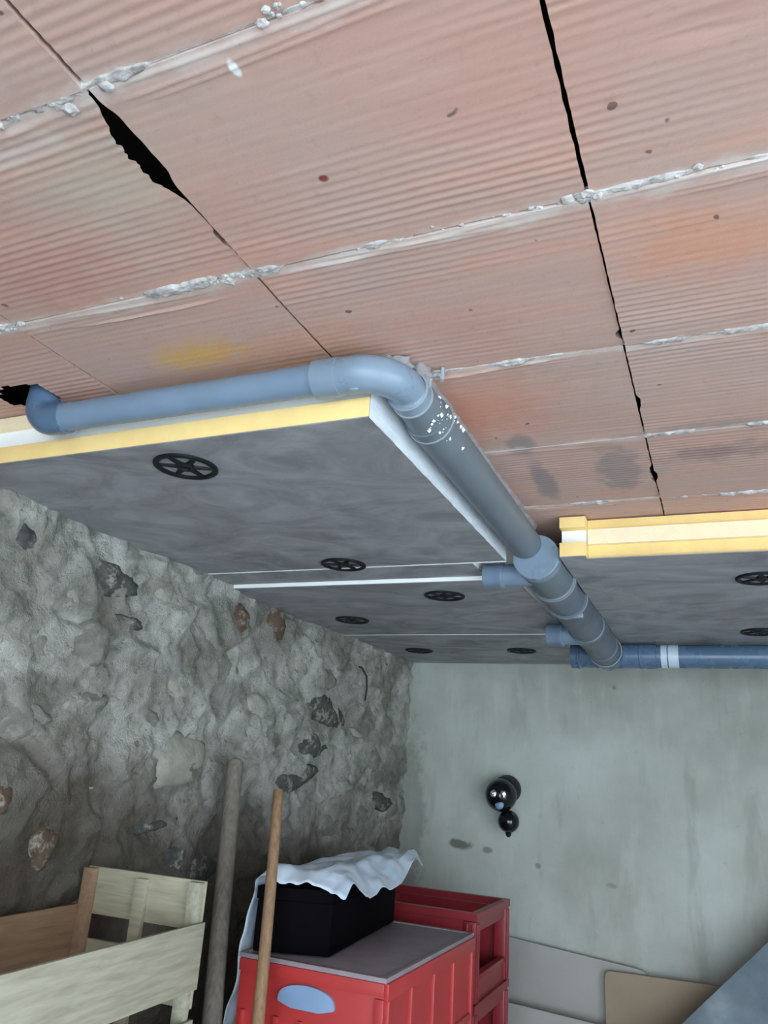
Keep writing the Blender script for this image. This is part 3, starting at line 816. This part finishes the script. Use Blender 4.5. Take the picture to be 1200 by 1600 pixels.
# ------------------------------------------------------------------ wooden fruit crates
def wood_crate(label):
    x0, x1, yn, yf = -1.305, -1.000, .88, 1.462
    zs, ze = -.315, -.240; zb = -.605
    t = thing('wooden_crate', label, 'crate', ((x0 + x1) / 2, (yn + yf) / 2, zb), group='wooden crates stacked by the stone wall')
    for x, s, mt in ((x0, -1, WOOD_B), (x1, 1, WOOD_P)):
        xa, xb = (x - .008, x) if s < 0 else (x, x + .008)
        for k, (za, zc) in enumerate(((zs - .120, zs), (zb + .0, zs - .172))):
            box('side_slat', (xa, yn - .006, za), (xb, yf + .006, zc), mt, t, bevel=.001)
    for y, s in ((yf, 1), (yn, -1)):
        for x, w in ((x0, .030), (x1 - .030, .030)):
            box('corner_post', (x + .0005, y - .016 if s > 0 else y, zb), (x + w - .0005, y if s > 0 else y + .016, ze - .002), WOOD_B if x == x0 else WOOD_P, t, bevel=.001)
        xm = (x0 + x1) / 2
        box('middle_post', (xm - .014, (y - .012 if s > 0 else y), zb + .01), (xm + .014, (y if s > 0 else y + .012), ze - .01), WOOD_X, t, bevel=.001)
        ya, yb = (y + .0002, y + .009) if s > 0 else (y - .009, y - .0002)
        box('end_board', (x0 + .0005, ya, ze - .092), (x1 - .0005, yb, ze), WOOD_X, t, bevel=.001)
        box('end_board', (x0 + .0005, ya, ze - .23), (x1 - .0005, yb, ze - .14), WOOD_X, t, bevel=.001)
        box('end_board', (x0 + .0005, ya, zb), (x1 - .0005, yb, zb + .07), WOOD_X, t, bevel=.001)
    nb = 4; w = (x1 - x0 - .004) / nb
    for i in range(nb):
        box('bottom_slat', (x0 + .002 + i * w + .004, yn + .001, zb + .001), (x0 + .002 + (i + 1) * w - .004, yf - .017, zb + .009), WOOD_B, t)
    return t
def dup(root, off, label):
    r = root.copy(); COL.objects.link(r); r.location = root.location + Vector(off); r['label'] = label
    for ch in list(root.children):
        c = ch.copy(); COL.objects.link(c); c.parent = r
        for g in list(ch.children):
            d = g.copy(); COL.objects.link(d); d.parent = c
    return r
wc = wood_crate('pale slatted wooden fruit crate on top of its stack by the stone wall')
wc.rotation_euler = (0, 0, math.radians(2.0))
dup(wc, (0, 0, -.365), 'wooden fruit crate in the middle of the stack by the stone wall')
dup(wc, (0, 0, -.730), 'wooden fruit crate at the bottom of the stack by the stone wall')

# ------------------------------------------------------------------ red folding crates
def fold_crate(label, h=.308):
    x0, x1, ya, yb, zt = -1.050, -.692, 1.705, 2.330, -.410
    zb = zt - h; zw = zt - .010
    t = thing('folding_crate', label, 'crate', ((x0 + x1) / 2, (ya + yb) / 2, zb), group='stack of red folding crates')
    th = .012
    fr_ = box('front_panel', (x0, ya, zb), (x1, ya + th, zw), RED, t, bevel=.003)
    box('back_panel', (x0, yb - th, zb), (x1, yb, zw), RED, t, bevel=.003)
    rs = box('side_panel', (x1 - th, ya + th, zb), (x1, yb - th, zw), RED, t)
    ls = box('side_panel', (x0, ya + th, zb), (x0 + th, yb - th, zw), RED, t)
    box('base', (x0 + th, ya + th, zb), (x1 - th, yb - th, zb + .01), RED, t)
    for k, x in enumerate((x0 + .02, x0 + .105, x0 + .165, x0 + .215, x1 - .095, x1 - .030)):
        box('rib', (x - .007, ya - .007, zb + .01), (x + .007, ya + .004, zw - .100), RED, fr_, bevel=.0025)
    box('rim', (x0, ya - .008, zw - .026), (x1, ya + .004, zw), RED, fr_, bevel=.003)
    box('rib', (x1 - .022, ya - .006, zb + .004), (x1, ya + .004, zw - .03), RED, fr_, bevel=.003)
    for y in (ya + .015, ya + .15, ya + .30, ya + .45, yb - .015):
        box('rib', (x1 - .004, y - .008, zb + .01), (x1 + .008, y + .008, zw - .030), RED, rs, bevel=.0025)
    box('rim', (x1 - .004, ya, zw - .034), (x1 + .008, yb, zw), RED, rs, bevel=.003)
    box('rim', (x1 - .004, ya, zb + .10), (x1 + .006, yb, zb + .118), RED, rs, bevel=.003)
    # arched hand hole insert on the front
    xc, zc, w, hh = -.874, zt - .067, .069, .034
    N = 22; prof = [(xc - w, zc - .012)]
    for i in range(N + 1):
        a = math.pi - math.pi * i / N
        prof.append((xc + w * math.cos(a), zc - .008 + hh * math.sin(a) ** .75))
    prof.append((xc + w, zc - .012)); prof.append((xc + w * .5, zc - .021)); prof.append((xc - w * .5, zc - .021))
    n = len(prof)
    v = [(x, ya - .0085, z) for x, z in prof] + [(x, ya + .002, z) for x, z in prof]
    f = [tuple(range(n)), tuple(range(2 * n - 1, n - 1, -1))] + [(i, (i + 1) % n, n + (i + 1) % n, n + i) for i in range(n)]
    mesh('hand_grip', v, f, LENS, fr_, bevel=.002)
    ld = box('lid', (x0 - .004, ya - .006, zt - .010), (x1 + .004, yb + .004, zt - .003), LIDM, t, bevel=.002)
    for a, b in (((x0 - .004, ya - .006), (x1 + .004, ya + .008)), ((x0 - .004, yb - .010), (x1 + .004, yb + .004)), ((x0 - .004, ya + .008), (x0 + .010, yb - .010)), ((x1 - .010, ya + .008), (x1 + .004, yb - .010))):
        box('lid_lip', (a[0], a[1], zt - .004), (b[0], b[1], zt), LIDM, ld, bevel=.001)
    return t
fc = fold_crate('bright red folding crate with grey lid carrying a black box')
dup(fc, (0, 0, -.3083), 'red folding crate in the middle of the stack under the black box')
dup(fc, (0, 0, -.6166), 'red folding crate at the bottom of the stack under the black box')

# ------------------------------------------------------------------ dark red bottle crates
def bottle_crate(label, h=.2385):
    x0, x1, ya, yb, zt = -1.150, -.718, 2.452, 2.840, -.380
    zb = zt - h
    t = thing('bottle_crate', label, 'crate', ((x0 + x1) / 2, (ya + yb) / 2, zb), group='stack of dark red bottle crates')
    th = .010; pw_ = .040
    for px, sx in ((x0, 1), (x1, -1)):
        for py, sy in ((ya, 1), (yb, -1)):
            xa, xb = sorted((px, px + sx * pw_)); y_a, y_b = sorted((py, py + sy * pw_))
            p = box('corner_post', (xa, y_a, zb + .002), (xb, y_b, zt - .024), RED_D, t, bevel=.004)
            for k in (0, 1):
                q = px + sx * (.010 + .018 * k); box('rib', (q - .004, py - .004 if sy > 0 else py - .001, zb + .004), (q + .004, py + .001 if sy > 0 else py + .004, zt - .030), RED_D, p, bevel=.0015)
                q = py + sy * (.010 + .018 * k); box('rib', (px - .004 if sx > 0 else px - .001, q - .004, zb + .004), (px + .001 if sx > 0 else px + .004, q + .004, zt - .030), RED_D, p, bevel=.0015)
    for py, sy in ((ya, 1), (yb, -1)):
        y_a, y_b = sorted((py + sy * .006, py + sy * (.006 + th)))
        boxes('long_side', [((x0 + pw_, y_a, zb), (x1 - pw_, y_b, zb + .13)), ((x0 + pw_, y_a, zt - .07), (x1 - pw_, y_b, zt - .024)),
                            ((x0 + pw_, y_a, zb + .1301), (x0 + pw_ + .12, y_b, zt - .0701)), ((x1 - pw_ - .12, y_a, zb + .1301), (x1 - pw_, y_b, zt - .0701))], RED_D, t)
    for px, sx in ((x0, 1), (x1, -1)):
        xa, xb = sorted((px + sx * .006, px + sx * (.006 + th)))
        sd_ = boxes('short_side', [((xa, ya + pw_, zb), (xb, yb - pw_, zb + .060)), ((xa, ya + pw_, zt - .054), (xb, yb - pw_, zt - .024))], RED_D, t)
        xa, xb = sorted((px, px + sx * .024))
        box('hand_bar', (xa, ya + pw_, zb + .054), (xb, yb - pw_, zb + .070), RED_D, sd_, bevel=.004)
    e = .003
    rm = [((x0 - e, ya - e, zt - .022), (x1 + e, ya + .018, zt)), ((x0 - e, yb - .018, zt - .022), (x1 + e, yb + e, zt)),
          ((x0 - e, ya + .0181, zt - .022), (x0 + .018, yb - .0181, zt)), ((x1 - .018, ya + .0181, zt - .022), (x1 + e, yb - .0181, zt))]
    boxes('rim', rm, RED_D, t)
    box('base', (x0 + .02, ya + .02, zb), (x1 - .02, yb - .02, zb + .010), RED_D, t)
    return t
bc = bottle_crate('dark red open bottle crate on top, behind the folding crate')
dup(bc, (0, 0, -.2386), 'dark red bottle crate second from top, with its side hand hole showing')
dup(bc, (0, 0, -.4772), 'dark red bottle crate third from top of its stack')
dup(bc, (0, 0, -.7158), 'dark red bottle crate at the bottom of its stack')

# ------------------------------------------------------------------ black box and bag on the folding crate
bxv = thing('black_box', 'plain black box on the grey crate lid, half covered by a bag', 'box', (-.955, 2.03, -.410))
b0 = [(-1.035, 1.722), (-.868, 1.785), (-.925, 2.315), (-1.04, 2.30)]
v = [(x, y, -.4095) for x, y in b0] + [(x, y, -.300) for x, y in b0]
mesh('body', v, BOXF, BOXB, bxv, bevel=.004)
def off(b, k):
    cx = sum(p[0] for p in b) / 4; cy = sum(p[1] for p in b) / 4
    return [(cx + (x - cx) * k, cy + (y - cy) * k) for x, y in b]
b1 = off(b0, 1.015)
v = [(x, y, -.300) for x, y in b1] + [(x, y, -.272) for x, y in b1]
mesh('box_lid', v, BOXF, BOXB, bxv, bevel=.003)

NU, NV = 70, 60
prof = [(-1.095, -.60), (-1.088, -.50), (-1.080, -.40), (-1.062, -.315), (-1.035, -.262), (-.985, -.250), (-.93, -.250), (-.880, -.256), (-.838, -.276)]
def interp(t):
    q = t * (len(prof) - 1); i = min(int(q), len(prof) - 2); k = q - i
    return (prof[i][0] + (prof[i + 1][0] - prof[i][0]) * k, prof[i][1] + (prof[i + 1][1] - prof[i][1]) * k)
v, f = [], []
for j in range(NV + 1):
    tv = j / NV
    for i in range(NU + 1):
        u = i / NU; x, z = interp(u)
        top = max(0, min(1, (u - .42) / .12)); hang = 1 - top
        ylo = 1.700 + .035 * hang + .075 * top * max(0, (x + 1.035) / .17) + .012 * nz(u * 7, 2) * top
        yhi = 2.43 - .30 * hang
        y = ylo + (yhi - ylo) * tv
        x += -.040 * tv * max(0, (x + 1.0)) / .15
        fold = .012 * fr(u * 5, tv * 4, 2.0, 3) + .007 * math.sin(tv * 9 + u * 7)
        if top > 0:
            z += top * (.014 + abs(fold) * 1.8 + .006 * math.exp(-((tv - .8) / .2) ** 2) * (u))
            if tv < .07: z -= top * (.07 - tv) / .07 * (.018 + .016 * max(0, nz(u * 9, 1)) + .014 * u)
            if u > .8: z -= .05 * (u - .8) / .2 * math.sin(math.pi * min(1, tv * 1.15)) + .006 * max(0, tv - .8) / .2 * (u - .8) / .2
        if hang > 0:
            x += hang * (fold * 1.3 - .004)
            z += hang * .05 * tv
        v.append((x, y, z))
for j in range(NV):
    for i in range(NU):
        q = j * (NU + 1) + i; f.append((q, q + 1, q + NU + 2, q + NU + 1))
bag = mesh('plastic_bag', v, f, BAG, smooth='full', label='crumpled pale blue-white plastic bag draped over the black box', cat='bag')
sm_ = bag.modifiers.new('thickness', 'SOLIDIFY'); sm_.thickness = .0012

# ------------------------------------------------------------------ boards leaning by the far wall
def rounded(name, label, mat, emat, corner, e, w, hgt, y_of_z, th, rad, cat):
    """panel whose top-left corner is at corner (x,z); e = direction of its top edge in the XZ plane"""
    ex, ez = e; fx, fz = ez, -ex
    out = []
    def arc(cu, cv, a0):
        for k in range(7):
            a = a0 + math.pi / 2 * k / 6; out.append((cu + rad * math.cos(a), cv + rad * math.sin(a)))
    arc(w - rad, rad, -math.pi / 2); arc(w - rad, hgt - rad, 0); arc(rad, hgt - rad, math.pi / 2); arc(rad, rad, math.pi)
    n = len(out); v = []
    for d in (0, th):
        for u, vv_ in out:
            x = corner[0] + ex * u + fx * vv_; z = corner[1] + ez * u + fz * vv_
            v.append((x, y_of_z(z) + d, z))
    zmin = min(p[2] for p in v)
    v = [(a, b, c) for a, b, c in v]
    f = [tuple(range(n)), tuple(range(2 * n - 1, n - 1, -1))] + [(i, (i + 1) % n, n + (i + 1) % n, n + i) for i in range(n)]
    t = thing(name, label, cat, (corner[0] + w / 2, y_of_z(ZF), ZF), group='boards leaning on the far wall')
    mesh('panel', v, f, mat, t, bevel=.0015)
    v2 = []
    for k in (.9985, 1.0015):
        for u, vv_ in out:
            for d in (.003, th - .003):
                uu = w / 2 + (u - w / 2) * k; v3 = hgt / 2 + (vv_ - hgt / 2) * k
                x = corner[0] + ex * uu + fx * v3; z = corner[1] + ez * uu + fz * v3
                v2.append((x, y_of_z(z) + d, z))
    f2 = []
    o_ = n * 2
    for i in range(n):
        j = (i + 1) % n
        f2.append((o_ + i * 2, o_ + j * 2, o_ + j * 2 + 1, o_ + i * 2 + 1))
    mesh('edge_band', v2, f2, emat, t, smooth=False)
    return t
def lean(y0_, s): return lambda z: y0_ + s * z
rounded('leaning_board', 'pale grey round-cornered board leaning on the far wall by the bottle crates', BOARD_W, SHEET_E, (-1.02, -.570), (.9965, -.084), .715, .735, lean(3.375, .04), .010, .05, 'board')
rounded('leaning_board', 'tan round-cornered board leaning in front of the pale grey board', BOARD_T, SHEET_E, (-.475, -.640), (.9995, .020), .52, .69, lean(3.345, .05), .010, .025, 'board')
rounded('leaning_board', 'low pale board at the foot of the wall before the grey board', BOARD_W, SHEET_E, (-.90, -.785), (.998, -.05), .44, .53, lean(3.30, .05), .010, .01, 'board')
rounded('leaning_sheet', 'blue-grey sheet propped on its corner at the right against the far wall', SHEET, SHEET_E, (-.50, -1.00), (.727, .686), 1.18, .46, lean(3.33, .34), .008, .03, 'sheet')
